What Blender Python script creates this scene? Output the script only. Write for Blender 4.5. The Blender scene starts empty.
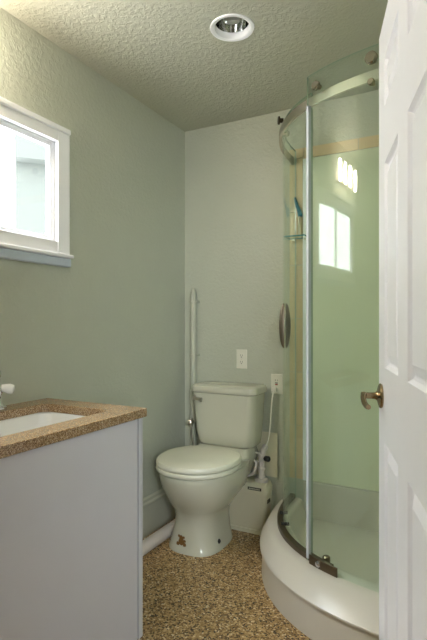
import bpy, bmesh, math, random
from mathutils import Vector, Matrix
from mathutils.bvhtree import BVHTree
random.seed(4)
C = bpy.context.scene
COL = C.collection
PI = math.pi

# ------------------------------------------------------------------ camera, world, lights, exposure
W, B, H, XR, YF = -1.59, 2.615, 2.40, 0.012, -0.62       # left wall, back wall, ceiling, right wall, front wall
cam = bpy.data.cameras.new('camera')
cam.sensor_fit = 'VERTICAL'; cam.sensor_height = 36.0
cam.lens = 480.42 / 640 * 36.0
cam.shift_y = 3.5 / 640
cam.clip_start = 0.02
co = bpy.data.objects.new('camera', cam); COL.objects.link(co)
co.location = (0, 0, 1.182)
co.rotation_euler = (PI / 2, 0, math.radians(27.892))
C.camera = co

world = bpy.data.worlds.new('sky'); C.world = world; world.use_nodes = True
wbg = world.node_tree.nodes['Background']
wbg.inputs[0].default_value = (0.95, 0.98, 1.0, 1); wbg.inputs[1].default_value = 6.5

C.view_settings.view_transform = 'Standard'
C.view_settings.look = 'None'
C.view_settings.gamma = 1.0
C.view_settings.use_curve_mapping = False
C.view_settings.exposure = 0.76
C.cycles.max_bounces = 12
C.cycles.diffuse_bounces = 6
C.cycles.transparent_max_bounces = 24
C.cycles.sample_clamp_indirect = 8.0

def area(name, loc, rot, sx, sy, power, color):
    l = bpy.data.lights.new(name, 'AREA'); l.shape = 'RECTANGLE'; l.size = sx; l.size_y = sy
    l.energy = power; l.color = color
    o = bpy.data.objects.new(name, l); COL.objects.link(o); o.location = loc; o.rotation_euler = rot
    return o
# added area lamps: extra sky light above the window, fill from the unseen hall
area('window_sky_fill', (W - 0.62, 1.10, 2.72), (0, math.radians(-52), 0), 0.7, 1.5, 75, (0.90, 0.95, 1.0))  # added lamp out of view, strengthens the daylight through the window
area('hall_side_fill', (1.62, 0.62, 1.15), (0, math.radians(90), 0), 1.5, 0.9, 4, (0.93, 0.93, 1.0))  # added fill lamp
area('hall_rear_fill', (1.12, -1.42, 1.70), (math.radians(90), 0, math.radians(30)), 1.0, 1.3, 75, (0.86, 0.95, 1.0))  # added fill lamp aimed through the doorway; the hall has no window

# ------------------------------------------------------------------ materials
def lin(c):
    return tuple((v / 255 / 12.92) if v / 255 <= 0.04045 else ((v / 255 + 0.055) / 1.055) ** 2.4 for v in c) + (1,)
def mat(name, rgb, rough=0.5, metal=0.0, bump=0, bscale=60, bdist=0.004, coat=0, spec=None, detail=3):
    m = bpy.data.materials.new(name); m.use_nodes = True
    nt = m.node_tree; p = nt.nodes['Principled BSDF']
    p.inputs['Base Color'].default_value = lin(rgb); p.inputs['Roughness'].default_value = rough
    p.inputs['Metallic'].default_value = metal; p.inputs['Coat Weight'].default_value = coat
    if spec is not None: p.inputs['Specular IOR Level'].default_value = spec
    # every surface gets a faint procedural variation
    tc = nt.nodes.new('ShaderNodeTexCoord')
    n = nt.nodes.new('ShaderNodeTexNoise'); n.inputs['Scale'].default_value = 7; n.inputs['Detail'].default_value = 4
    nt.links.new(tc.outputs['Object'], n.inputs['Vector'])
    mx = nt.nodes.new('ShaderNodeMix'); mx.data_type = 'RGBA'
    b = lin(rgb)
    mx.inputs[6].default_value = tuple(v * 0.96 for v in b[:3]) + (1,)
    mx.inputs[7].default_value = tuple(min(1, v * 1.03) for v in b[:3]) + (1,)
    nt.links.new(n.outputs['Fac'], mx.inputs[0]); nt.links.new(mx.outputs[2], p.inputs['Base Color'])
    if bump:
        n2 = nt.nodes.new('ShaderNodeTexNoise'); n2.inputs['Scale'].default_value = bscale
        n2.inputs['Detail'].default_value = detail; n2.inputs['Distortion'].default_value = 0.6
        nt.links.new(tc.outputs['Object'], n2.inputs['Vector'])
        r = nt.nodes.new('ShaderNodeMapRange'); r.inputs[1].default_value = 0.42; r.inputs[2].default_value = 0.62
        nt.links.new(n2.outputs['Fac'], r.inputs[0])
        bp = nt.nodes.new('ShaderNodeBump'); bp.inputs['Strength'].default_value = bump; bp.inputs['Distance'].default_value = bdist
        nt.links.new(r.outputs[0], bp.inputs['Height']); nt.links.new(bp.outputs[0], p.inputs['Normal'])
    return m
def speckle(name, cols, scale, rough, bump=0.0):
    m = bpy.data.materials.new(name); m.use_nodes = True
    nt = m.node_tree; p = nt.nodes['Principled BSDF']; p.inputs['Roughness'].default_value = rough
    tc = nt.nodes.new('ShaderNodeTexCoord')
    v = nt.nodes.new('ShaderNodeTexVoronoi'); v.inputs['Scale'].default_value = scale
    nt.links.new(tc.outputs['Object'], v.inputs['Vector'])
    sep = nt.nodes.new('ShaderNodeSeparateColor'); nt.links.new(v.outputs['Color'], sep.inputs[0])
    cr = nt.nodes.new('ShaderNodeValToRGB'); cr.color_ramp.interpolation = 'CONSTANT'
    el = cr.color_ramp.elements
    for i, (pos, c) in enumerate(cols):
        e = el[i] if i < 2 else el.new(pos)
        e.position = pos; e.color = lin(c)
    nt.links.new(sep.outputs[0], cr.inputs[0]); nt.links.new(cr.outputs[0], p.inputs['Base Color'])
    return m
def glassmat(name, tint, refl=1.0):
    m = bpy.data.materials.new(name); m.use_nodes = True
    nt = m.node_tree; nt.nodes.remove(nt.nodes['Principled BSDF']); out = nt.nodes['Material Output']
    t = nt.nodes.new('ShaderNodeBsdfTransparent'); t.inputs[0].default_value = tint
    g = nt.nodes.new('ShaderNodeBsdfGlossy'); g.inputs['Roughness'].default_value = 0.0; g.inputs[0].default_value = (1, 1, 1, 1)
    lw = nt.nodes.new('ShaderNodeLayerWeight'); lw.inputs[0].default_value = 0.5
    pw = nt.nodes.new('ShaderNodeMath'); pw.operation = 'POWER'; pw.inputs[1].default_value = 5.0
    nt.links.new(lw.outputs['Facing'], pw.inputs[0])
    ma = nt.nodes.new('ShaderNodeMath'); ma.operation = 'MULTIPLY_ADD'; ma.inputs[1].default_value = 0.45 * refl; ma.inputs[2].default_value = 0.042 * refl
    nt.links.new(pw.outputs[0], ma.inputs[0])
    mx = nt.nodes.new('ShaderNodeMixShader')
    nt.links.new(ma.outputs[0], mx.inputs[0]); nt.links.new(t.outputs[0], mx.inputs[1]); nt.links.new(g.outputs[0], mx.inputs[2])
    nt.links.new(mx.outputs[0], out.inputs[0])
    return m
def emit(name, rgb, s):
    m = bpy.data.materials.new(name); m.use_nodes = True
    p = m.node_tree.nodes['Principled BSDF']
    p.inputs['Base Color'].default_value = lin(rgb); p.inputs['Emission Color'].default_value = lin(rgb); p.inputs['Emission Strength'].default_value = s
    return m

M = dict(
    wall=mat('sage_wall_paint', (185, 188, 173), 0.5, bump=0.30, bscale=52, bdist=0.003),
    ceil=mat('ceiling_paint', (183, 183, 168), 0.6, bump=0.42, bscale=56, bdist=0.003),
    hall=mat('hall_paint', (120, 120, 122), 0.6),
    trimw=mat('white_trim_paint', (244, 244, 247), 0.35),
    door=mat('white_door_paint', (236, 236, 244), 0.32),
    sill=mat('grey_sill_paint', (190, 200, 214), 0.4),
    base=mat('baseboard_paint', (188, 188, 170), 0.4),
    porc=mat('porcelain', (193, 192, 175), 0.12, coat=0.3),
    porc_seat=mat('seat_plastic', (222, 221, 204), 0.25),
    sinkw=mat('sink_porcelain', (228, 228, 226), 0.12, coat=0.3),
    acry=mat('tray_acrylic', (210, 204, 193), 0.28),
    pan=mat('shower_panel_acrylic', (230, 232, 208), 0.25),
    cab=mat('cabinet_laminate', (192, 190, 195), 0.35),
    gap=mat('cabinet_shadow_board', (84, 86, 92), 0.6),  # dark tone stands in for shade in the gap beside the panel
    nickel=mat('brushed_nickel', (214, 208, 196), 0.28, 1.0),
    roller=mat('roller_metal', (172, 164, 148), 0.2, 1.0),
    shadem=mat('shaded_roller_metal', (78, 70, 58), 0.35, 1.0),  # darker copy of the roller metal, its shade put into the colour
    dnickel=mat('channel_metal', (116, 105, 90), 0.35, 1.0),
    chrome=mat('chrome', (225, 226, 228), 0.08, 1.0),
    bronze=mat('antique_brass', (156, 136, 106), 0.2, 1.0),
    plast=mat('pump_plastic', (216, 210, 186), 0.35),
    pvc=mat('pvc_pipe', (206, 198, 192), 0.35),
    ppipe=mat('painted_pipe', (180, 182, 166), 0.5),
    outlet=mat('outlet_plastic', (226, 224, 212), 0.35),
    dark=mat('dark_slot', (30, 28, 26), 0.5),
    lbl=mat('label_dark', (62, 58, 48), 0.5),
    lblw=mat('label_marks', (190, 186, 170), 0.5),
    red=mat('reset_button', (150, 40, 34), 0.4),
    rub=mat('black_rubber', (24, 24, 24), 0.5),
    stick=mat('brown_decal', (118, 84, 40), 0.6),
    teal=mat('teal_plastic', (14, 122, 150), 0.35),
    pale=mat('pale_plastic', (216, 208, 186), 0.4),
    tile=mat('tan_tile', (212, 188, 148), 0.35),
    seal=mat('clear_seal_strip', (208, 212, 222), 0.25),
    house=mat('neighbour_stucco', (84, 88, 85), 0.8),
    cone=mat('lamp_reflector', (222, 222, 220), 0.06, 1.0),
    floor=speckle('speckled_floor', [(0.0, (52, 38, 22)), (0.10, (104, 78, 46)), (0.26, (148, 116, 72)), (0.5, (178, 146, 98)), (0.78, (202, 174, 130)), (0.94, (226, 208, 174))], 160, 0.42),
    stone=speckle('speckled_quartz', [(0.0, (88, 62, 36)), (0.15, (122, 93, 60)), (0.45, (150, 122, 88)), (0.72, (174, 148, 116)), (0.93, (204, 184, 158))], 450, 0.25),
    glass=glassmat('shower_glass', (0.928, 0.975, 0.950, 1)),
    sedge=mat('shelf_edge_glass', (70, 140, 148), 0.15),
    gedge=mat('glass_edge', (168, 184, 170), 0.15),
    wglass=glassmat('window_glass', (0.97, 0.985, 0.98, 1)),
    bulb=emit('frosted_tube_shade', (255, 241, 222), 50.0),
)

# ------------------------------------------------------------------ helpers
def smooth(o, ang=40):
    for p in o.data.polygons: p.use_smooth = True
    try:
        o.data.set_sharp_from_angle(angle=math.radians(ang))
    except Exception: pass
def obj(name, bm, m, parent=None, loc=(0, 0, 0), bevel=0, seg=2, sub=0, smo=True, label=None, rotz=0):
    bmesh.ops.recalc_face_normals(bm, faces=bm.faces)
    me = bpy.data.meshes.new(name); bm.to_mesh(me); bm.free()
    o = bpy.data.objects.new(name, me); COL.objects.link(o)
    o.data.materials.append(m)
    o.location = loc; o.rotation_euler = (0, 0, rotz)
    if parent: o.parent = parent
    if smo: smooth(o)
    if bevel:
        b = o.modifiers.new('bevel', 'BEVEL'); b.width = bevel; b.segments = seg; b.limit_method = 'ANGLE'; b.angle_limit = math.radians(40)
        if smo: b.harden_normals = True
    if sub:
        s = o.modifiers.new('sub', 'SUBSURF'); s.levels = sub; s.render_levels = sub
    if label: o['label'] = label
    return o
def thing(name, label, cat, loc=(0, 0, 0), rotz=0, group=None):
    o = bpy.data.objects.new(name, None); COL.objects.link(o); o.empty_display_size = 0.1
    o.location = loc; o.rotation_euler = (0, 0, rotz); o['label'] = label; o['category'] = cat
    if group: o['group'] = group
    return o
def tag(o, label, cat, group=None):
    o['label'] = label; o['category'] = cat
    if group: o['group'] = group
    return o
def struct(o):
    o['kind'] = 'structure'; return o
def NB(): return bmesh.new()
def box(bm, x0, x1, y0, y1, z0, z1, mtx=None):
    vs = [bm.verts.new((x, y, z)) for z in (z0, z1) for y in (y0, y1) for x in (x0, x1)]
    for f in ((0, 2, 3, 1), (4, 5, 7, 6), (0, 1, 5, 4), (1, 3, 7, 5), (3, 2, 6, 7), (2, 0, 4, 6)):
        bm.faces.new([vs[i] for i in f])
    if mtx: bmesh.ops.transform(bm, matrix=mtx, verts=vs)
    return bm
def B1(*a, mtx=None): return box(NB(), *a, mtx=mtx)
def loft(bm, rings, cap0=True, cap1=True, closed=True):
    R = [[bm.verts.new(p) for p in r] for r in rings]
    n = len(R[0])
    for a, b in zip(R[:-1], R[1:]):
        for i in range(n if closed else n - 1):
            j = (i + 1) % n
            bm.faces.new((a[i], a[j], b[j], b[i]))
    if cap0: bm.faces.new(list(reversed(R[0])))
    if cap1: bm.faces.new(R[-1])
    return R
def tube(bm, pts, r, n=12, caps=True):
    pts = [Vector(p) for p in pts]; rings = []
    up = None
    for i, p in enumerate(pts):
        d = (pts[min(i + 1, len(pts) - 1)] - pts[max(i - 1, 0)]).normalized()
        if up is None:
            up = Vector((0, 0, 1)) if abs(d.z) < 0.9 else Vector((1, 0, 0))
        a = d.cross(up).normalized(); b = d.cross(a).normalized(); up = -b if b.dot(up) < 0 else b
        a = d.cross(up).normalized()
        rr = r[i] if isinstance(r, (list, tuple)) else r
        rings.append([p + a * math.cos(2 * PI * k / n) * rr + up * math.sin(2 * PI * k / n) * rr for k in range(n)])
    loft(bm, rings, caps, caps)
    return bm
def lathe(bm, prof, origin, axis=(0, 0, 1), n=32, cap0=True, cap1=True):
    axis = Vector(axis).normalized(); t = Vector((1, 0, 0)) if abs(axis.x) < 0.9 else Vector((0, 1, 0))
    a = axis.cross(t).normalized(); b = axis.cross(a); o = Vector(origin)
    loft(bm, [[o + axis * h + (a * math.cos(2 * PI * k / n) + b * math.sin(2 * PI * k / n)) * r for k in range(n)] for r, h in prof], cap0, cap1)
    return bm
def catmull(P, k=8):
    P = [Vector(p) for p in P]; out = []
    for i in range(len(P) - 1):
        p0 = P[max(i - 1, 0)]; p1 = P[i]; p2 = P[i + 1]; p3 = P[min(i + 2, len(P) - 1)]
        for s in range(k):
            t = s / k
            out.append(0.5 * ((2 * p1) + (p2 - p0) * t + (2 * p0 - 5 * p1 + 4 * p2 - p3) * t * t + (3 * p1 - p0 - 3 * p2 + p3) * t ** 3))
    out.append(P[-1]); return out
def rrect(x0, x1, y0, y1, r, z, k=5):
    out = []
    for cx, cy, a0 in ((x1 - r, y1 - r, 0), (x0 + r, y1 - r, 90), (x0 + r, y0 + r, 180), (x1 - r, y0 + r, 270)):
        for i in range(k + 1):
            a = math.radians(a0 + 90 * i / k); out.append((cx + r * math.cos(a), cy + r * math.sin(a), z))
    return out

# ------------------------------------------------------------------ room shell
struct(obj('floor', B1(W - 0.12, 1.8, -1.6, B + 0.12, -0.1, 0), M['floor'], smo=False))
# ceiling with the round cut-out of the recessed lamp
LX, LY, LR = -0.858, 1.786, 0.078
bm = NB()
n = 48
ring0 = [bm.verts.new((LX + LR * math.cos(2 * PI * k / n), LY + LR * math.sin(2 * PI * k / n), H)) for k in range(n)]
def sq(k, s=0.3):
    a = 2 * PI * k / n; c, d = math.cos(a), math.sin(a); q = s / max(abs(c), abs(d)); return (LX + c * q, LY + d * q, H)
ring1 = [bm.verts.new(sq(k)) for k in range(n)]
for k in range(n): bm.faces.new((ring0[k], ring0[(k + 1) % n], ring1[(k + 1) % n], ring1[k]))
def quad(x0, x1, y0, y1): bm.faces.new([bm.verts.new(p) for p in ((x0, y0, H), (x1, y0, H), (x1, y1, H), (x0, y1, H))])
x0, x1, y0, y1 = LX - 0.3, LX + 0.3, LY - 0.3, LY + 0.3
quad(W - 0.12, 1.8, -1.6, y0); quad(W - 0.12, 1.8, y1, B + 0.12); quad(W - 0.12, x0, y0, y1); quad(x1, 1.8, y0, y1)
box(bm, W - 0.12, 1.8, -1.6, B + 0.12, H + 0.16, H + 0.22)
struct(obj('ceiling', bm, M['ceil'], smo=False))
# left wall with the window opening
WY0, WY1, WZ0, WZ1 = 0.60, 1.538, 1.53, 1.985
bm = NB()
box(bm, W - 0.046, W, YF - 0.1, WY0, 0, H); box(bm, W - 0.046, W, WY1, B + 0.12, 0, H)
box(bm, W - 0.046, W, WY0, WY1, 0, WZ0); box(bm, W - 0.046, W, WY0, WY1, WZ1, H)
struct(obj('wall_left', bm, M['wall'], smo=False))
struct(obj('wall_back', B1(W, XR, B, B + 0.12, 0, H), M['wall'], smo=False))
DY0, DY1, DZ = -0.115, 0.735, 2.06
bm = NB()
box(bm, XR, XR + 0.12, DY1, B + 0.12, 0, H); box(bm, XR, XR + 0.12, YF, DY0, 0, H); box(bm, XR, XR + 0.12, DY0, DY1, DZ, H)
struct(obj('wall_right', bm, M['wall'], smo=False))
struct(obj('wall_front', B1(W, XR + 0.12, YF - 0.1, YF, 0, H), M['wall'], smo=False))
bm = NB()
box(bm, 1.7, 1.8, -1.6, B + 0.12, 0, H); box(bm, XR + 0.12, 1.7, -1.6, -1.5, 0, H); box(bm, XR + 0.12, 1.7, 1.9, 2.0, 0, H)
box(bm, XR + 0.02, XR + 0.12, -1.6, YF - 0.1, 0, H)
struct(obj('wall_hall', bm, M['hall'], smo=False))
# door lining of the doorway
bm = NB()
box(bm, XR - 0.012, XR + 0.132, DY1 - 0.012, DY1, 0, DZ); box(bm, XR - 0.012, XR + 0.132, DY0, DY0 + 0.012, 0, DZ); box(bm, XR - 0.012, XR + 0.132, DY0, DY1, DZ - 0.012, DZ)
struct(obj('trim_1', bm, M['trimw'], smo=False))

# baseboard along the left wall: tall board with a bead on top
def prof_sweep_y(prof, y0, y1):
    bm = NB(); loft(bm, [[(x, y, z) for x, z in prof] for y in (y0, y1)]); return bm
bp_ = [(W, 0), (W + 0.016, 0), (W + 0.016, 0.165), (W + 0.020, 0.172), (W + 0.020, 0.182), (W + 0.012, 0.190), (W + 0.010, 0.204), (W + 0.004, 0.212), (W, 0.212)]
struct(obj('baseboard_left', prof_sweep_y(bp_, 1.50, B), M['base'], smo=False))
struct(obj('baseboard_back', B1(W + 0.02, -0.99, B - 0.014, B, 0, 0.19), M['base'], bevel=0.003))

# ------------------------------------------------------------------ window
win = thing('window_1', 'white framed slider window high on the left wall', 'window', (W, 0, 0)); struct(win); del win['category']
bm = NB()      # casing boards: right, left, top
TY1 = 1.594
box(bm, 0, 0.022, WY1 - 0.012, TY1, 1.486, 2.035); box(bm, 0, 0.022, 0.54, WY0 + 0.012, 1.486, 2.035); box(bm, 0, 0.022, WY0 + 0.012, WY1 - 0.012, WZ1 - 0.012, 2.035)
obj('casing', bm, M['trimw'], win, bevel=0.003)
bm = NB()      # crown strip on the casing head
box(bm, 0, 0.030, 0.538, TY1 + 0.001, 2.018, 2.043); obj('head_strip', bm, M['trimw'], win, bevel=0.006)
bm = NB(); box(bm, 0, 0.042, 0.52, TY1 + 0.007, 1.470, 1.486)
obj('stool', bm, M['trimw'], win, bevel=0.005)
bm = NB(); box(bm, 0, 0.030, 0.53, TY1 + 0.003, 1.432, 1.470)
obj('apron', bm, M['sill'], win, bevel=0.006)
bm = NB()      # lower casing rail above the stool
box(bm, 0, 0.018, WY0 + 0.012, WY1 - 0.012, 1.486, WZ0 + 0.01)
obj('bottom_rail', bm, M['trimw'], win, bevel=0.003)
bm = NB()      # vinyl frame set into the opening
fx0, fx1 = -0.045, -0.003
box(bm, fx0, fx1, WY1 - 0.018, WY1, WZ0, WZ1); box(bm, fx0, fx1, WY0, WY0 + 0.018, WZ0, WZ1)
box(bm, fx0, fx1, WY0 + 0.018, WY1 - 0.018, WZ1 - 0.018, WZ1); box(bm, fx0, fx1, WY0 + 0.018, WY1 - 0.018, WZ0, WZ0 + 0.02)
obj('frame', bm, M['trimw'], win, bevel=0.003)
def sash(y0, y1, x):
    bm = NB(); t = 0.018; z0, z1 = WZ0 + 0.02, WZ1 - 0.018
    box(bm, x, x + 0.025, y0, y0 + t, z0, z1); box(bm, x, x + 0.025, y1 - t, y1, z0, z1)
    box(bm, x, x + 0.025, y0 + t, y1 - t, z0, z0 + t * 0.6); box(bm, x, x + 0.025, y0 + t, y1 - t, z1 - t, z1)
    s = obj('sash', bm, M['trimw'], win, bevel=0.002)
    obj('pane', B1(x + 0.010, x + 0.014, y0 + t, y1 - t, z0 + t * 0.6, z1 - t), M['wglass'], s, smo=False)
ym = (WY0 + WY1) / 2
sash(ym - 0.015, WY1 - 0.018, -0.030); sash(WY0 + 0.018, ym + 0.015, -0.055)

# the neighbour's house seen through the right-hand pane
nh = thing('house', 'pale grey house wall seen outside through the window', 'house', (-4.0, 3.32, 0), math.radians(-42))
obj('wall', B1(-3.0, 0, 0, 6, -1.5, 2.80), M['house'], nh, smo=False)
obj('eave', B1(-3.0, 0.16, -0.0, 6, 2.80, 3.6), M['house'], nh, smo=False)

# ------------------------------------------------------------------ door (stands open, swung past ninety degrees)
ex, ey = -0.2383, 1.5248
dirx, diry = 0.27884, -0.96034
dr = thing('door_1', 'white six panel door standing open on the right', 'door', (ex, ey, 0.0), math.atan2(diry, dirx)); struct(dr); del dr['category']
# local frame: +x from the free edge to the hinge, -y is the face turned to the room (checked below)
DW, DTH, Z0, Z1 = 0.84, 0.035, 0.012, 2.045
cols = [(0.115, 0.335), (0.45, 0.70)]
rows = [(0.25, 0.848), (1.058, 1.632), (1.79, 1.925)]
def door_face(bm, yf, sgn):
    xs = [0, cols[0][0], cols[0][1], cols[1][0], cols[1][1], DW]
    zs = [Z0] + [v for r in rows for v in r] + [Z1]
    for i in range(5):
        for j in range(7):
            a, b, c, d = xs[i], xs[i + 1], zs[j], zs[j + 1]
            if i in (1, 3) and j in (1, 3, 5):
                prev = None
                for inset, dep in ((0, 0), (0.007, 0.009), (0.012, 0.012), (0.016, 0.012), (0.038, 0.003), (0.040, 0.002)):
                    y = yf - sgn * dep
                    ring = [bm.verts.new(p) for p in ((a + inset, y, c + inset), (b - inset, y, c + inset), (b - inset, y, d - inset), (a + inset, y, d - inset))]
                    if prev:
                        for k in range(4): bm.faces.new((prev[k], prev[(k + 1) % 4], ring[(k + 1) % 4], ring[k]))
                    prev = ring
                bm.faces.new(prev)
            else:
                bm.faces.new([bm.verts.new(p) for p in ((a, yf, c), (b, yf, c), (b, yf, d), (a, yf, d))])
bm = NB()
door_face(bm, 0.0, -1)            # visible face
door_face(bm, DTH, 1)
for q in (((0, 0, Z0), (0, DTH, Z0), (0, DTH, Z1), (0, 0, Z1)), ((DW, 0, Z0), (DW, DTH, Z0), (DW, DTH, Z1), (DW, 0, Z1)),
          ((0, 0, Z1), (DW, 0, Z1), (DW, DTH, Z1), (0, DTH, Z1)), ((0, 0, Z0), (DW, 0, Z0), (DW, DTH, Z0), (0, DTH, Z0))):
    bm.faces.new([bm.verts.new(p) for p in q])
bmesh.ops.remove_doubles(bm, verts=bm.verts, dist=1e-5)
obj('door_leaf', bm, M['door'], dr, smo=False)
hz, hs = 0.972, 0.066
FACE = -1
hd = obj('door_handle', lathe(NB(), [(0.034, 0), (0.036, 0.004), (0.034, 0.008), (0.026, 0.011), (0.014, 0.014), (0.010, 0.02), (0.009, 0.03), (0.009, 0.046), (0.0105, 0.048), (0.0105, 0.056), (0.008, 0.059)],
                              (hs, 0, hz), (0, FACE, 0)), M['bronze'], dr)
P = catmull([(hs, FACE * 0.050, hz + 0.003), (hs + 0.018, FACE * 0.054, hz - 0.002), (hs + 0.045, FACE * 0.054, hz - 0.014), (hs + 0.070, FACE * 0.050, hz - 0.020), (hs + 0.085, FACE * 0.047, hz - 0.020)], 5)
obj('lever', tube(NB(), P, [0.0085 - 0.0015 * i / (len(P) - 1) for i in range(len(P))], 14), M['bronze'], hd)
hd2 = obj('door_handle', lathe(NB(), [(0.034, 0), (0.036, 0.004), (0.034, 0.008), (0.013, 0.014), (0.0115, 0.05), (0.010, 0.066)], (hs, DTH, hz), (0, -FACE, 0)), M['bronze'], dr)
obj('lever', tube(NB(), [(hs, DTH + 0.06, hz), (hs + 0.05, DTH + 0.06, hz - 0.008), (hs + 0.1, DTH + 0.055, hz - 0.008)], 0.0095, 12), M['bronze'], hd2)
for z in (0.25, 1.05, 1.85):
    obj('hinge', lathe(NB(), [(0.006, 0), (0.006, 0.09)], (DW + 0.004, 0.0, z - 0.045)), M['bronze'], dr)

# ------------------------------------------------------------------ shower
CN, CA, CB = 2.5, 0.884, 0.790
def curve_pts(a, b, n=2.5, k=220):
    P = []
    for i in range(k + 1):
        t = (PI / 2) * i / k
        u = a * max(0, math.cos(t)) ** (2 / n); v = b * max(0, math.sin(t)) ** (2 / n)
        P.append(Vector((XR - u, B - v, 0)))
    # resample by length
    L = [0]
    for p, q in zip(P[:-1], P[1:]): L.append(L[-1] + (q - p).length)
    out = []; j = 0
    for i in range(k + 1):
        s = L[-1] * i / k
        while j < len(L) - 2 and L[j + 1] < s: j += 1
        f = (s - L[j]) / max(1e-9, L[j + 1] - L[j]); out.append(P[j].lerp(P[j + 1], f))
    return out
K = 220
def off(P, d):
    out = []
    for i, p in enumerate(P):
        t = (P[min(i + 1, len(P) - 1)] - P[max(i - 1, 0)]).normalized()
        n = Vector((t.y, -t.x, 0))
        if n.dot(Vector((-1, -1, 0))) < 0: n = -n
        out.append(p + n * d)
    return out
PATH = curve_pts(CA, CB)
def at_u(u):                       # index on the path where the distance from the right wall falls to u (past the bend)
    for i, p in enumerate(PATH):
        if XR - p.x <= u: return i
    return K
def ribbon(i0, i1, d0, d1, z0, z1, step=2):
    bm = NB(); A = off(PATH, d0); D = off(PATH, d1)
    idx = list(range(i0, i1, step)) + [i1]
    loft(bm, [[(A[i].x, A[i].y, z0), (D[i].x, D[i].y, z0), (D[i].x, D[i].y, z1), (A[i].x, A[i].y, z1)] for i in idx])
    return bm
# tray
tray = thing('shower_tray', 'cream white curved corner shower tray on the speckled floor', 'shower tray', (0, 0, 0))
bm = NB()
def tring(a, b, z, n=2.5): return [(p.x, p.y, z) for p in curve_pts(a, b, n)[::2]]
PR = [(0.956, 0.948, 0.0), (0.955, 0.932, 0.124), (0.957, 0.934, 0.126), (0.967, 0.944, 0.129), (0.967, 0.943, 0.136), (0.962, 0.932, 0.145), (0.952, 0.902, 0.167), (0.944, 0.876, 0.184), (0.938, 0.861, 0.192), (0.930, 0.848, 0.197), (0.918, 0.832, 0.1995), (0.90, 0.815, 0.200), (0.87, 0.79, 0.200),
      (0.848, 0.758, 0.200), (0.836, 0.746, 0.196), (0.826, 0.736, 0.182), (0.805, 0.72, 0.13), (0.785, 0.705, 0.112), (0.75, 0.69, 0.106), (0.4, 0.4, 0.102), (0.02, 0.02, 0.10)]
R = loft(bm, [tring(a, b, z) for a, b, z in PR], False, False, closed=False)
# close the tray against the walls and underneath
cor = [bm.verts.new((XR, B, PR[-1][2])), bm.verts.new((XR, B, 0))]
bm.faces.new(R[-1] + [cor[0]])
bm.faces.new(list(reversed(R[0])) + [cor[1]])
obj('basin', bm, M['acry'], tray)
# upstand along the walls
bm = NB(); box(bm, XR - 0.82, XR, B - 0.022, B, 0.10, 0.308); box(bm, XR - 0.022, XR, B - 0.74, B - 0.022, 0.10, 0.308)
obj('wall_upstand', bm, M['acry'], tray, bevel=0.006)

# wall lining inside the shower: tan tile border, white trim strip and a big acrylic panel
bm = NB(); z = 0.311
while z < 2.16:
    z2 = min(z + 0.297, 2.164); box(bm, XR - 0.905, XR - 0.826, B - 0.008, B, z, z2); z = z2 + 0.003
x = XR - 0.823
while x < XR - 0.01:
    x2 = min(x + 0.297, XR); box(bm, x, x2, B - 0.008, B, 2.104, 2.164); x = x2 + 0.003
struct(obj('trim_3', bm, M['tile'], bevel=0.0012, seg=1))
bm = NB(); box(bm, XR - 0.825, XR - 0.803, B - 0.018, B, 0.309, 2.10)
struct(obj('trim_4', bm, M['trimw'], bevel=0.003))
bm = NB(); box(bm, XR - 0.803, XR, B - 0.012, B, 0.309, 2.10); box(bm, XR - 0.012, XR, B - 0.78, B - 0.012, 0.309, 2.10)
struct(obj('trim_5', bm, M['pan'], bevel=0.003))

enc = thing('shower_enclosure', 'curved glass shower enclosure with nickel rail on the cream tray', 'shower enclosure', (0, 0, 0))
iL, iR, iE = at_u(0.592), at_u(0.10), K
iL2 = at_u(0.602)
ZB, ZT = 0.206, 2.200
rail = obj('rail', ribbon(1, K - 1, -0.006, 0.006, 2.080, 2.120), M['nickel'], enc, bevel=0.0015, seg=1)
ch = obj('bottom_channel', ribbon(1, at_u(0.492), -0.015, 0.015, 0.2002, 0.2235), M['dnickel'], enc, bevel=0.002, seg=1)
def glass_piece(name, i0, i1, d, z0, z1, label):
    bm = ribbon(i0, i1, d - 0.004, d + 0.004, z0, z1)
    g = obj(name, bm, M['glass'], enc, label=label)
    g.data.materials.append(M['gedge'])
    for f in g.data.polygons:       # the two cut ends and the top show as green glass edges
        c = f.center
        if len(f.vertices) == 4 and abs(f.normal.z) < 0.3 and f.area < (z1 - z0) * 0.0095: f.material_index = 1
        if f.normal.z > 0.9: f.material_index = 1
    return g
gp = glass_piece('fixed_glass', 2, iL2, -0.016, ZB, 2.150, 'curved left pane standing in the metal channel')
gd = glass_piece('sliding_glass', iL, iR, 0.018, ZB - 0.002, ZT, 'taller curved pane hung from the rail')
glass_piece('fixed_glass', iR - 6, K - 2, -0.016, ZB, 2.150, 'curved pane beside the right wall')
# clear seal on the leading edge of the sliding pane
obj('edge_seal', ribbon(iL, iL + 2, 0.010, 0.0255, ZB + 0.01, 2.078, 1), M['seal'], gd)
OUT = off(PATH, 1.0)
def nrm(i): return (OUT[i] - PATH[i]).normalized()
def idx_near(u):
    return at_u(u)
def knob(i, z, r, parent, outer=1.0, m='roller', base=0.023):
    n = nrm(i); p = PATH[i]; c = Vector((p.x, p.y, z))
    bm = NB()
    lathe(bm, [(r * 0.55, -0.012), (r * 0.55, 0.004), (r, 0.004 + 0.002 * outer), (r, 0.006 + 0.012 * outer), (r * 0.8, 0.006 + 0.016 * outer)], c + n * base, n, 24)
    return obj('roller', bm, M[m], parent)
knob(at_u(0.536), 2.135, 0.018, gd); 
knob(at_u(0.318), 2.150, 0.023, gd); knob(at_u(0.318), 2.062, 0.013, gd)
knob(at_u(0.795), 2.146, 0.019, gp, 0.5, 'shadem', 0.006)
i_ = at_u(0.812); p_ = PATH[i_]; n_ = nrm(i_)
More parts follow.
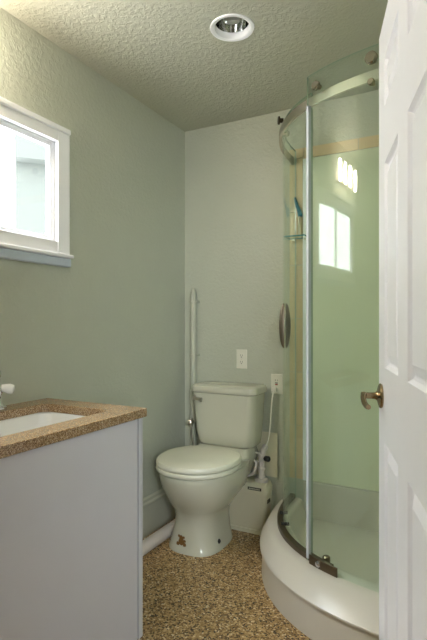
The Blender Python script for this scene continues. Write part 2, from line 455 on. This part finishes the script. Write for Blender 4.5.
obj('pane_bolt', lathe(NB(), [(0.007, -0.002), (0.007, 0.018), (0.013, 0.020), (0.013, 0.030), (0.009, 0.034)], Vector((p_.x, p_.y, 2.098)) - n_ * 0.006, -n_, 20), M['nickel'], gp)
# rail wall flanges
for i in (1, K - 1):
    p = PATH[i]; a = (0, 1, 0) if i == 1 else (1, 0, 0)
    o0 = Vector((p.x, B - 0.012, 2.10)) if i == 1 else Vector((XR - 0.012, p.y, 2.10))
    obj('rail_flange', lathe(NB(), [(0.024, 0.012), (0.024, 0.004), (0.02, 0.0)], o0, a, 24), M['nickel'], rail)
# oval pull handle on the left pane: a flat bow on both sides of the glass
ih = at_u(0.800)
def pull(i, d, sgn):
    n = nrm(i) * sgn; t = Vector((-n.y, n.x, 0)); p = PATH[i] + nrm(i) * d
    bm = NB(); rings = []
    for k in range(17):
        a = -PI / 2 * 0.97 + PI * 0.97 * k / 16
        z = 1.172 + 0.108 * math.sin(a); w = 0.012 * math.cos(a) ** 0.8; q = Vector((p.x, p.y, z)); dp = 0.024 * math.cos(a)
        rings.append([q + t * (w * math.cos(g)) + n * (dp * math.sin(g)) for g in [PI * j / 10 for j in range(11)]])
    loft(bm, rings)
    return bm
obj('pull_handle', pull(ih, -0.012, 1), M['dnickel'], gp)
obj('pull_handle', pull(ih, -0.020, -1), M['dnickel'], gp)
# guide bracket at the foot of the sliding pane
ib = at_u(0.535)
gb = obj('guide_bracket', ribbon(at_u(0.575), at_u(0.452), 0.0225, 0.029, 0.200, 0.238, 1), M['dnickel'], enc, bevel=0.002)
p = PATH[at_u(0.533)]; n = nrm(at_u(0.533))
obj('screw', lathe(NB(), [(0.012, 0), (0.012, 0.004), (0.008, 0.007)], Vector((p.x, p.y, 0.219)) + n * 0.029, n, 20), M['chrome'], gb)
p = PATH[at_u(0.545)]
obj('guide_roller', lathe(NB(), [(0.016, 0), (0.016, 0.024), (0.012, 0.028)], (p.x + 0.02, p.y + 0.03, 0.200)), M['dnickel'], enc)
for u, zz in ((0.845, 0.235), (0.800, 0.225)):
    i = at_u(u); p = PATH[i]; n = nrm(i)
    obj('glass_clamp', lathe(NB(), [(0.008, -0.02), (0.008, 0.018)], Vector((p.x, p.y, zz)) + n * -0.016, n, 16), M['rub'], gp)

# glass shelf and the teal tool standing on it
sh = thing('shower_shelf', 'small clear glass shelf inside the shower', 'shelf', (0, B, 1.655))
s_ = obj('glass_plate', B1(XR - 0.902, XR - 0.79, -0.10, -0.010, 0, 0.008), M['glass'], sh, smo=False)
s_.data.materials.append(M['sedge'])
for f in s_.data.polygons:
    if abs(f.normal.z) < 0.5: f.material_index = 1
obj('bracket', B1(XR - 0.885, XR - 0.872, -0.03, -0.008, -0.008, 0.0), M['nickel'], sh)
obj('bracket', B1(XR - 0.815, XR - 0.806, -0.03, -0.019, -0.008, 0.0), M['nickel'], sh)
tl = thing('shower_tool', 'slim tool with teal top and pale handle leaning on the shower shelf', 'bath tool', (-0.832, B - 0.035, 1.663))
obj('handle', tube(NB(), [(0.004, 0, 0), (0.003, 0.003, 0.06), (0.004, 0.006, 0.125)], [0.006, 0.005, 0.006], 10), M['pale'], tl)
bm = NB(); pts = catmull([(0.010, 0.006, 0.115), (0.000, 0.010, 0.150), (-0.014, 0.014, 0.185), (-0.026, 0.018, 0.225)], 5)
tube(bm, pts, [0.0135 - 0.007 * k / (len(pts) - 1) for k in range(len(pts))], 10)
obj('head', bm, M['teal'], tl)

# ------------------------------------------------------------------ toilet
TX = -1.235
toi = thing('toilet', 'cream white two piece toilet against the back wall', 'toilet', (TX, B, 0), PI)   # local +y points into the room, +x to the left
def egg(cx, y0, y1, hw, z, e=2.3, k=40, fr=0.5):
    # y0 rear, y1 front; widest at fr of the length
    out = []; ym = y0 + (y1 - y0) * fr
    for i in range(k):
        a = 2 * PI * i / k; c, s = math.cos(a), math.sin(a)
        x = cx + hw * math.copysign(abs(c) ** (2 / e), c)
        L = (y1 - ym) if s >= 0 else (ym - y0)
        y = ym + L * math.copysign(abs(s) ** (2 / e), s); out.append((x, y, z))
    return out
bm = NB()
loft(bm, [
    egg(0.048, 0.150, 0.514, 0.148, 0.0, 2.9), egg(0.048, 0.150, 0.514, 0.148, 0.012, 2.9), egg(0.048, 0.150, 0.508, 0.143, 0.024, 2.8), egg(0.047, 0.150, 0.504, 0.133, 0.07, 2.7),
    egg(0.042, 0.150, 0.502, 0.122, 0.13, 2.6), egg(0.036, 0.150, 0.508, 0.124, 0.185, 2.5), egg(0.026, 0.150, 0.532, 0.140, 0.222, 2.4), egg(0.016, 0.150, 0.574, 0.166, 0.265, 2.3),
    egg(0.008, 0.05, 0.612, 0.184, 0.310, 2.25), egg(0.007, 0.05, 0.642, 0.199, 0.360, 2.25), egg(0.006, 0.05, 0.655, 0.206, 0.403, 2.25), egg(0.006, 0.05, 0.658, 0.208, 0.420, 2.25), egg(0.006, 0.05, 0.656, 0.207, 0.430, 2.25), egg(0.006, 0.055, 0.648, 0.199, 0.436, 2.25)])
body = obj('bowl', bm, M['porc'], toi)
bv = BVHTree.FromPolygons([v.co.copy() for v in body.data.vertices], [tuple(p.vertices) for p in body.data.polygons])
# rear deck under the tank
bm = NB(); loft(bm, [rrect(-0.12, 0.12, 0.04, 0.26, 0.05, 0.305), rrect(-0.155, 0.15, 0.02, 0.26, 0.05, 0.38), rrect(-0.175, 0.165, 0.018, 0.25, 0.05, 0.445), rrect(-0.16, 0.15, 0.03, 0.205, 0.04, 0.487)])
obj('deck', bm, M['porc'], toi, bevel=0.006)
bm = NB()
def sl(d, z): return egg(0.007, 0.206 + d, 0.666 - d, 0.213 - d, z, 2.2, fr=0.46)
loft(bm, [sl(0.004, 0.438), sl(0, 0.443), sl(0, 0.455), sl(0.004, 0.460)])
obj('seat', bm, M['porc_seat'], toi)
bm = NB()
loft(bm, [sl(0.003, 0.464), sl(0, 0.469), sl(0, 0.481), sl(0.006, 0.489), sl(0.03, 0.494), sl(0.10, 0.497)])
lid = obj('seat_lid', bm, M['porc_seat'], toi)
for x in (-0.075, 0.075):
    obj('hinge_cap', tube(NB(), [(x - 0.02, 0.222, 0.474), (x + 0.02, 0.222, 0.474)], 0.012, 14), M['porc_seat'], lid)
# tank (centre shifted a little to the right wall of the bowl axis)
tx = -0.012
bm = NB()
def tk(hw, y0, y1, z, r=0.045, bow=0.012):
    return [(x, y + (bow * (1 - ((x - tx) / hw) ** 2) if y > (y0 + y1) / 2 else 0), z) for x, y, z in rrect(tx - hw, tx + hw, y0, y1, r, z, 6)]
loft(bm, [tk(0.166, 0.034, 0.180, 0.488, 0.05), tk(0.178, 0.026, 0.190, 0.502, 0.05), tk(0.184, 0.020, 0.196, 0.56), tk(0.192, 0.016, 0.204, 0.66), tk(0.197, 0.012, 0.210, 0.785)])
tank = obj('tank', bm, M['porc'], toi, bevel=0.004)
bm = NB()
loft(bm, [tk(0.198, 0.012, 0.212, 0.785), tk(0.206, 0.006, 0.218, 0.791), tk(0.208, 0.004, 0.220, 0.806), tk(0.204, 0.007, 0.216, 0.824), tk(0.192, 0.016, 0.204, 0.832, 0.04), tk(0.165, 0.04, 0.18, 0.835, 0.03)])
obj('tank_lid', bm, M['porc'], toi)
# flush lever, front left of the tank (viewer's left = +x here)
bm = NB(); lx = tx + 0.172
lathe(bm, [(0.014, 0), (0.014, 0.006), (0.009, 0.010), (0.009, 0.02)], (lx, 0.205, 0.752), (0, 1, 0), 20)
loft(bm, [[(lx + s + 0.006, y, z) for s, y, z in ((0, 0.219, 0.744), (0, 0.231, 0.744), (0, 0.231, 0.760), (0, 0.219, 0.760))],
          [(lx + s, y, z) for s, y, z in ((-0.03, 0.221, 0.740), (-0.03, 0.231, 0.740), (-0.03, 0.231, 0.758), (-0.03, 0.221, 0.758))],
          [(lx + s, y, z) for s, y, z in ((-0.055, 0.222, 0.732), (-0.055, 0.230, 0.732), (-0.055, 0.230, 0.760), (-0.055, 0.222, 0.760))]])
obj('flush_lever', bm, M['nickel'], toi, bevel=0.002, label='metal flush lever')
# bolt cap and trapway ridge at the right side of the foot
obj('bolt_cap', lathe(NB(), [(0.013, 0), (0.012, 0.008), (0.006, 0.013)], (-0.082, 0.385, 0.045), (-1, 0.0, 0.15), 16), M['dark'], toi, label='dark floor bolt')
# brown mark stuck on the front of the foot
bm = NB()
def blob(cx, cz, r, n=14):
    pts = []
    for k in range(n):
        a = 2 * PI * k / n; rr = r * (0.85 + 0.3 * random.random())
        pts.append((cx + rr * math.cos(a), cz + rr * math.sin(a)))
    V = []
    for x, z in pts + [(cx, cz)]:
        loc, nor, _, _ = bv.ray_cast(Vector((x, 1.2, z)), Vector((0, -1, 0)))
        V.append(bm.verts.new(loc + nor * 0.0015 if loc else (x, 0.5, z)))
    for k in range(n): bm.faces.new((V[k], V[(k + 1) % n], V[n]))
mx_, mz_ = 0.070, 0.058
for dx, dz, r in ((0, 0, 0.017), (0.0, 0.018, 0.012), (0.012, 0.027, 0.006), (-0.012, 0.024, 0.006), (-0.016, -0.012, 0.009), (0.016, -0.012, 0.009), (-0.017, 0.006, 0.006)):
    blob(mx_ + dx * 1.3, mz_ + dz, r * 1.12)
obj('brown_mark', bm, M['stick'], toi, label='brown stain like mark')

# ------------------------------------------------------------------ macerating pump box behind the toilet
pu = thing('waste_pump', 'cream plastic waste pump box between toilet and shower tray', 'pump', (-1.113, B - 0.016, 0))
def pr(hx0, hx1, d0, z, r=0.02): return rrect(hx0, hx1, -d0, 0, r, z, 5)
bm = NB(); loft(bm, [pr(-0.19, 0.110, 0.100, 0.022), pr(-0.19, 0.112, 0.102, 0.03), pr(-0.195, 0.122, 0.112, 0.225)])
pb = obj('body', bm, M['plast'], pu)
bm = NB(); loft(bm, [pr(-0.195, 0.116, 0.108, 0.0), pr(-0.195, 0.116, 0.108, 0.022)]); obj('foot_rim', bm, M['plast'], pu)
bm = NB(); loft(bm, [pr(-0.20, 0.124, 0.116, 0.225), pr(-0.202, 0.127, 0.119, 0.232), pr(-0.200, 0.126, 0.118, 0.262), pr(-0.194, 0.118, 0.110, 0.282, 0.025), pr(-0.18, 0.104, 0.096, 0.288, 0.03)])
pl = obj('lid', bm, M['plast'], pu)
pn = obj('name_plate', B1(0.018, 0.100, -0.1205, -0.114, 0.249, 0.265), M['lbl'], pl, label='small dark name plate', bevel=0.001)
bm = NB(); x = 0.026
while x < 0.088:
    w = random.choice((0.005, 0.007, 0.009)); box(bm, x, x + w, -0.1212, -0.1204, 0.2535, 0.2605); x += w + 0.003
obj('lettering', bm, M['lblw'], pn, smo=False)
obj('side_vent', B1(0.112, 0.1215, -0.08, -0.035, 0.17, 0.192), M['lbl'], pb)
px, py = 0.076, -0.058
op = obj('outlet_pipe', tube(NB(), [(px, py, 0.286), (px, py, 0.34), (px, py, 0.42), (px + 0.004, py + 0.01, 0.455), (px + 0.004, py + 0.045, 0.475)], [0.019, 0.0175, 0.0175, 0.0185, 0.0185], 18), M['pvc'], pu, label='white upright outlet pipe')
obj('pipe_flange', lathe(NB(), [(0.038, 0.285), (0.040, 0.292), (0.038, 0.301), (0.024, 0.306), (0.024, 0.321)], (px, py, 0)), M['pvc'], op)
for z in (0.352, 0.425):
    obj('pipe_collar', lathe(NB(), [(0.0205, z), (0.0225, z + 0.002), (0.0225, z + 0.012), (0.0205, z + 0.014)], (px, py, 0)), M['pvc'], op)
obj('hose_ring', tube(NB(), [(px - 0.018 + 0.026 * math.cos(a), py - 0.022, 0.425 + 0.026 * math.sin(a)) for a in [2 * PI * k / 20 for k in range(21)]], 0.0055, 10), M['pvc'], pu)
obj('connector', lathe(NB(), [(0.012, 0), (0.016, 0.006), (0.016, 0.03), (0.010, 0.036)], (px + 0.022, py + 0.0, 0.418), (1, -0.5, 0.1), 18), M['rub'], pu, label='black round connector')
obj('drain_hose', tube(NB(), catmull([(-0.06, -0.07, 0.288), (-0.04, -0.075, 0.304), (0.0, -0.086, 0.312), (0.038, -0.092, 0.335), (0.056, -0.090, 0.375), (0.054, -0.084, 0.405)], 6), 0.008, 10), M['pvc'], pu, label='thin white hose')
gx = -0.971 - (-1.113)
pc = obj('power_cord', tube(NB(), catmull([(gx - 0.004, -0.022, 0.80), (gx - 0.010, -0.035, 0.76), (gx - 0.016, -0.038, 0.68), (gx - 0.026, -0.038, 0.56), (gx - 0.042, -0.040, 0.49), (gx - 0.062, -0.045, 0.45), (gx - 0.075, -0.030, 0.36), (gx - 0.085, -0.025, 0.286)], 7), 0.0042, 8), M['outlet'], pu)
obj('plug', B1(gx - 0.016, gx + 0.010, -0.028, -0.0005, 0.792, 0.818), M['outlet'], pc, bevel=0.005)
# white access board on the wall behind the pump
tag(obj('access_board', B1(-1.118, -0.962, B - 0.0155, B - 0.0142, 0.30, 0.555), M['plast'], bevel=0.0005), 'flat white board on the back wall behind the pump pipe', 'board')

# ------------------------------------------------------------------ wall outlets
def outlet(name, label, x, z, gfci):
    t = thing(name, label, 'outlet', (x, B, z), 0, 'wall outlets')
    pz = obj('cover_plate', B1(-0.035, 0.035, -0.0055, 0, -0.057, 0.057), M['outlet'], t, bevel=0.003)
    if not gfci:
        for dz in (0.0195, -0.0195):
            bm = NB(); loft(bm, [[(p_[0], y, p_[1] + dz) for p_ in [(0.0165 * math.cos(a), 0.0135 * max(-1, min(1, 1.15 * math.sin(a)))) for a in [2 * PI * k / 24 for k in range(24)]]] for y in (-0.0055, -0.0075)])
            r_ = obj('receptacle', bm, M['outlet'], t)
            bm = NB(); box(bm, -0.0075, -0.0055, -0.0079, -0.0074, dz - 0.001, dz + 0.008); box(bm, 0.0055, 0.0075, -0.0079, -0.0074, dz - 0.001, dz + 0.007)
            lathe(bm, [(0.0028, 0), (0.0028, 0.0005)], (0, -0.0074, dz - 0.0075), (0, -1, 0), 12); obj('slots', bm, M['dark'], r_, smo=False)
        obj('screw', lathe(NB(), [(0.0035, 0), (0.003, 0.001)], (0, -0.0055, 0), (0, -1, 0), 14), M['nickel'], pz)
    else:
        r_ = obj('receptacle', B1(-0.0165, 0.0165, -0.0075, -0.0055, -0.0335, 0.0335), M['outlet'], t, bevel=0.001)
        bm = NB(); box(bm, -0.0075, -0.0055, -0.0079, -0.0074, 0.018, 0.027); box(bm, 0.0055, 0.0075, -0.0079, -0.0074, 0.018, 0.026)
        obj('slots', bm, M['dark'], r_, smo=False)
        obj('test_button', B1(-0.008, 0.008, -0.0088, -0.0074, 0.004, 0.009), M['dark'], r_, bevel=0.0004)
        obj('reset_button', B1(-0.008, 0.008, -0.0088, -0.0074, -0.006, 0.001), M['red'], r_, bevel=0.0004, label='red reset button')
outlet('wall_outlet', 'white wall outlet centred above the toilet tank', -1.192, 0.970, False)
outlet('wall_outlet.001', 'white outlet with red button and cord plugged in beside the shower', -0.971, 0.834, True)

# ------------------------------------------------------------------ painted vent pipe in the corner
vp = thing('vent_pipe', 'painted upright pipe in the corner left of the toilet', 'pipe', (-1.514, B - 0.024, 0))
obj('tube', tube(NB(), [(0, 0, 0.004), (0, 0, 1.36), (0.001, 0, 1.385), (0.002, 0, 1.405)], [0.020, 0.020, 0.013, 0.004], 20), M['ppipe'], vp)
for z in (0.985, 1.318):
    bm = NB(); lathe(bm, [(0.0225, -0.007), (0.0235, -0.005), (0.0235, 0.005), (0.0225, 0.007)], (0, 0, z)); box(bm, -0.034, -0.018, 0.0, 0.022, z - 0.006, z + 0.006); box(bm, 0.018, 0.034, 0.0, 0.022, z - 0.006, z + 0.006)
    obj('pipe_clip', bm, M['ppipe'], vp)
wv = thing('shutoff_valve', 'small metal water valve on the pipe beside the toilet tank', 'valve', (-1.500, B - 0.075, 0.575))
bm = NB(); lathe(bm, [(0.010, -0.03), (0.010, 0.03)], (0, 0, 0), (0, 0, 1), 16); lathe(bm, [(0.009, -0.02), (0.009, 0.032)], (0, 0.0, 0), (0, 1, 0), 16)
wb = obj('valve_body', bm, M['nickel'], wv)
obj('valve_handle', lathe(NB(), [(0.006, 0.0), (0.006, 0.018), (0.016, 0.020), (0.016, 0.028), (0.010, 0.032)], (0, -0.005, 0.004), (0.2, -1, 0), 18), M['nickel'], wb)
obj('supply_hose', tube(NB(), catmull([(0, 0, -0.03), (0.004, 0.004, -0.09), (0.03, 0.012, -0.15), (0.10, 0.02, -0.14), (0.135, 0.02, -0.09), (0.14, 0.012, -0.052)], 6), 0.006, 10), M['nickel'], wv)

# white waste pipe running along the baseboard
wp = thing('waste_pipe', 'white plastic pipe lying along the left baseboard', 'pipe', (-1.468, 0, 0))
obj('tube', tube(NB(), [(0, 1.50, 0.0335), (0, 2.0, 0.0335), (0, 2.44, 0.0335)], 0.0325, 24), M['pvc'], wp)
obj('pipe_cap', lathe(NB(), [(0.034, 0), (0.036, 0.003), (0.036, 0.03), (0.030, 0.034)], (0, 2.41, 0.0365), (0, 1, 0), 24), M['pvc'], wp)

# ------------------------------------------------------------------ vanity
VY0, VY1, VX, VZ = 0.70, 1.484, -1.067, 0.864
va = thing('vanity_cabinet', 'white vanity cabinet under the speckled counter', 'cabinet', (0, 0, 0))
cx1 = VX - 0.020
bm = NB()
box(bm, W + 0.002, cx1, VY1 - 0.026, VY1 - 0.002, 0, VZ - 0.034); box(bm, W + 0.002, cx1, VY0 + 0.012, VY0 + 0.034, 0, VZ - 0.034)
box(bm, W + 0.002, cx1 - 0.05, VY0 + 0.034, VY1 - 0.034, 0.0, 0.10); box(bm, W + 0.002, W + 0.012, VY0 + 0.034, VY1 - 0.034, 0.10, VZ - 0.034)
obj('carcass', bm, M['cab'], va, bevel=0.0015)
obj('face_board', B1(cx1 - 0.02, cx1 - 0.004, VY0 + 0.034, VY1 - 0.034, 0.10, VZ - 0.036), M['gap'], va)
obj('front_panel', B1(cx1 - 0.003, cx1 + 0.004, VY0 + 0.030, VY1 - 0.040, 0.004, VZ - 0.036), M['cab'], va, bevel=0.002)
# counter with the sink cut-out
SX0, SX1, SY0, SY1 = -1.485, -1.160, 0.80, 1.378
bm = NB()
def quadring(z, flip):
    o = rrect(W, VX, VY0, VY1, 0.006, z, 3)
    i = rrect(SX0, SX1, SY0, SY1, 0.035, z, 3)
    return o, i
oT, iT = quadring(VZ, 0); oB, iB = quadring(VZ - 0.032, 0)
vo = [bm.verts.new(p) for p in oT]; vi = [bm.verts.new(p) for p in iT]; wo = [bm.verts.new(p) for p in oB]; wi = [bm.verts.new(p) for p in iB]
N_ = len(vo)
for k in range(N_):
    j = (k + 1) % N_
    bm.faces.new((vo[k], vo[j], vi[j], vi[k])); bm.faces.new((wo[j], wo[k], wi[k], wi[j]))
    bm.faces.new((vo[j], vo[k], wo[k], wo[j])); bm.faces.new((vi[k], vi[j], wi[j], wi[k]))
ct = obj('countertop', bm, M['stone'], bevel=0.0025)
tag(ct, 'brown speckled stone counter on the white vanity', 'countertop')
bm = NB(); zz = VZ - 0.0325
def sr(d, z, r): return rrect(SX0 + d, SX1 - d, SY0 + d, SY1 - d, r, z, 6)
loft(bm, [sr(-0.02, zz - 0.012, 0.05), sr(-0.02, zz, 0.05), sr(-0.004, zz, 0.038), sr(0.002, zz - 0.006, 0.04), sr(0.010, zz - 0.06, 0.05), sr(0.03, zz - 0.105, 0.07), sr(0.07, zz - 0.125, 0.06), sr(0.12, zz - 0.13, 0.04)], False, True)
sk = obj('sink_basin', bm, M['sinkw'])
tag(sk, 'white undermount sink basin set in the brown counter', 'sink')
obj('drain', lathe(NB(), [(0.024, 0), (0.024, 0.003), (0.018, 0.004)], ((SX0 + SX1) / 2, (SY0 + SY1) / 2, zz - 0.130)), M['chrome'], sk)
fa = thing('faucet', 'white and chrome faucet at the back edge of the sink', 'faucet', (-1.532, 1.10, VZ))
bm = NB(); loft(bm, [rrect(-0.028, 0.028, -0.125, 0.125, 0.027, 0), rrect(-0.028, 0.028, -0.125, 0.125, 0.027, 0.010), rrect(-0.022, 0.022, -0.119, 0.119, 0.021, 0.016)])
obj('base', bm, M['chrome'], fa)
P = catmull([(0, 0, 0.014), (0, 0, 0.09), (0.012, 0, 0.145), (0.05, 0, 0.168), (0.09, 0, 0.155), (0.108, 0, 0.118)], 7)
obj('spout', tube(NB(), P, [0.017 - 0.005 * min(1, k / 20) for k in range(len(P))], 16), M['chrome'], fa)
for s in (-1, 1):
    h = obj('handle', lathe(NB(), [(0.021, 0.012), (0.020, 0.02), (0.013, 0.035), (0.012, 0.05), (0.017, 0.058), (0.020, 0.070), (0.018, 0.088), (0.010, 0.100), (0.010, 0.115), (0.014, 0.125), (0.014, 0.142), (0.007, 0.150)], (0, s * 0.092, 0)), M['chrome'], fa)
    obj('lever', tube(NB(), [(0.0, s * 0.092, 0.082), (0.014, s * 0.108, 0.080), (0.028, s * 0.122, 0.076), (0.038, s * 0.132, 0.073), (0.041, s * 0.135, 0.072)], [0.010, 0.014, 0.020, 0.017, 0.007], 14), M['sinkw'], h)

# ------------------------------------------------------------------ lamps
rl = thing('recessed_light', 'round recessed ceiling lamp with white trim ring', 'ceiling light', (LX, LY, H))
obj('trim_ring', lathe(NB(), [(0.073, 0.010), (0.073, -0.001), (0.079, -0.005), (0.090, -0.004), (0.0925, -0.0005), (0.0925, 0.0)], (0, 0, 0), n=48, cap0=False, cap1=False), M['trimw'], rl)
obj('baffle', lathe(NB(), [(0.073, 0.0), (0.069, 0.022)], (0, 0, 0), n=48, cap0=False, cap1=False), M['trimw'], rl)
obj('reflector', lathe(NB(), [(0.069, 0.022), (0.064, 0.06), (0.052, 0.115), (0.03, 0.142)], (0, 0, 0), n=48, cap0=False, cap1=True), M['cone'], rl, label='mirror finish reflector')
obj('bulb', lathe(NB(), [(0.012, 0.142), (0.016, 0.125), (0.030, 0.105), (0.034, 0.088), (0.026, 0.074), (0.008, 0.070)], (0, 0, 0), n=24), M['sinkw'], rl)

vl = thing('vanity_light', 'wall lamp with frosted tube shades above the window', 'wall lamp', (W, 0.83, 2.17))
obj('back_plate', B1(0, 0.022, -0.30, 0.27, -0.035, 0.035), M['nickel'], vl, bevel=0.006)
for y in (-0.24, -0.08, 0.06, 0.20):
    arm = obj('arm', tube(NB(), [(0.02, y, 0), (0.06, y, 0), (0.075, y, -0.012), (0.078, y, -0.03)], 0.007, 12), M['nickel'], vl)
    obj('tube_shade', lathe(NB(), [(0.012, -0.055), (0.022, -0.05), (0.024, -0.04), (0.024, 0.08), (0.020, 0.088)], (0.082, y, 0.01), n=24), M['bulb'], arm)
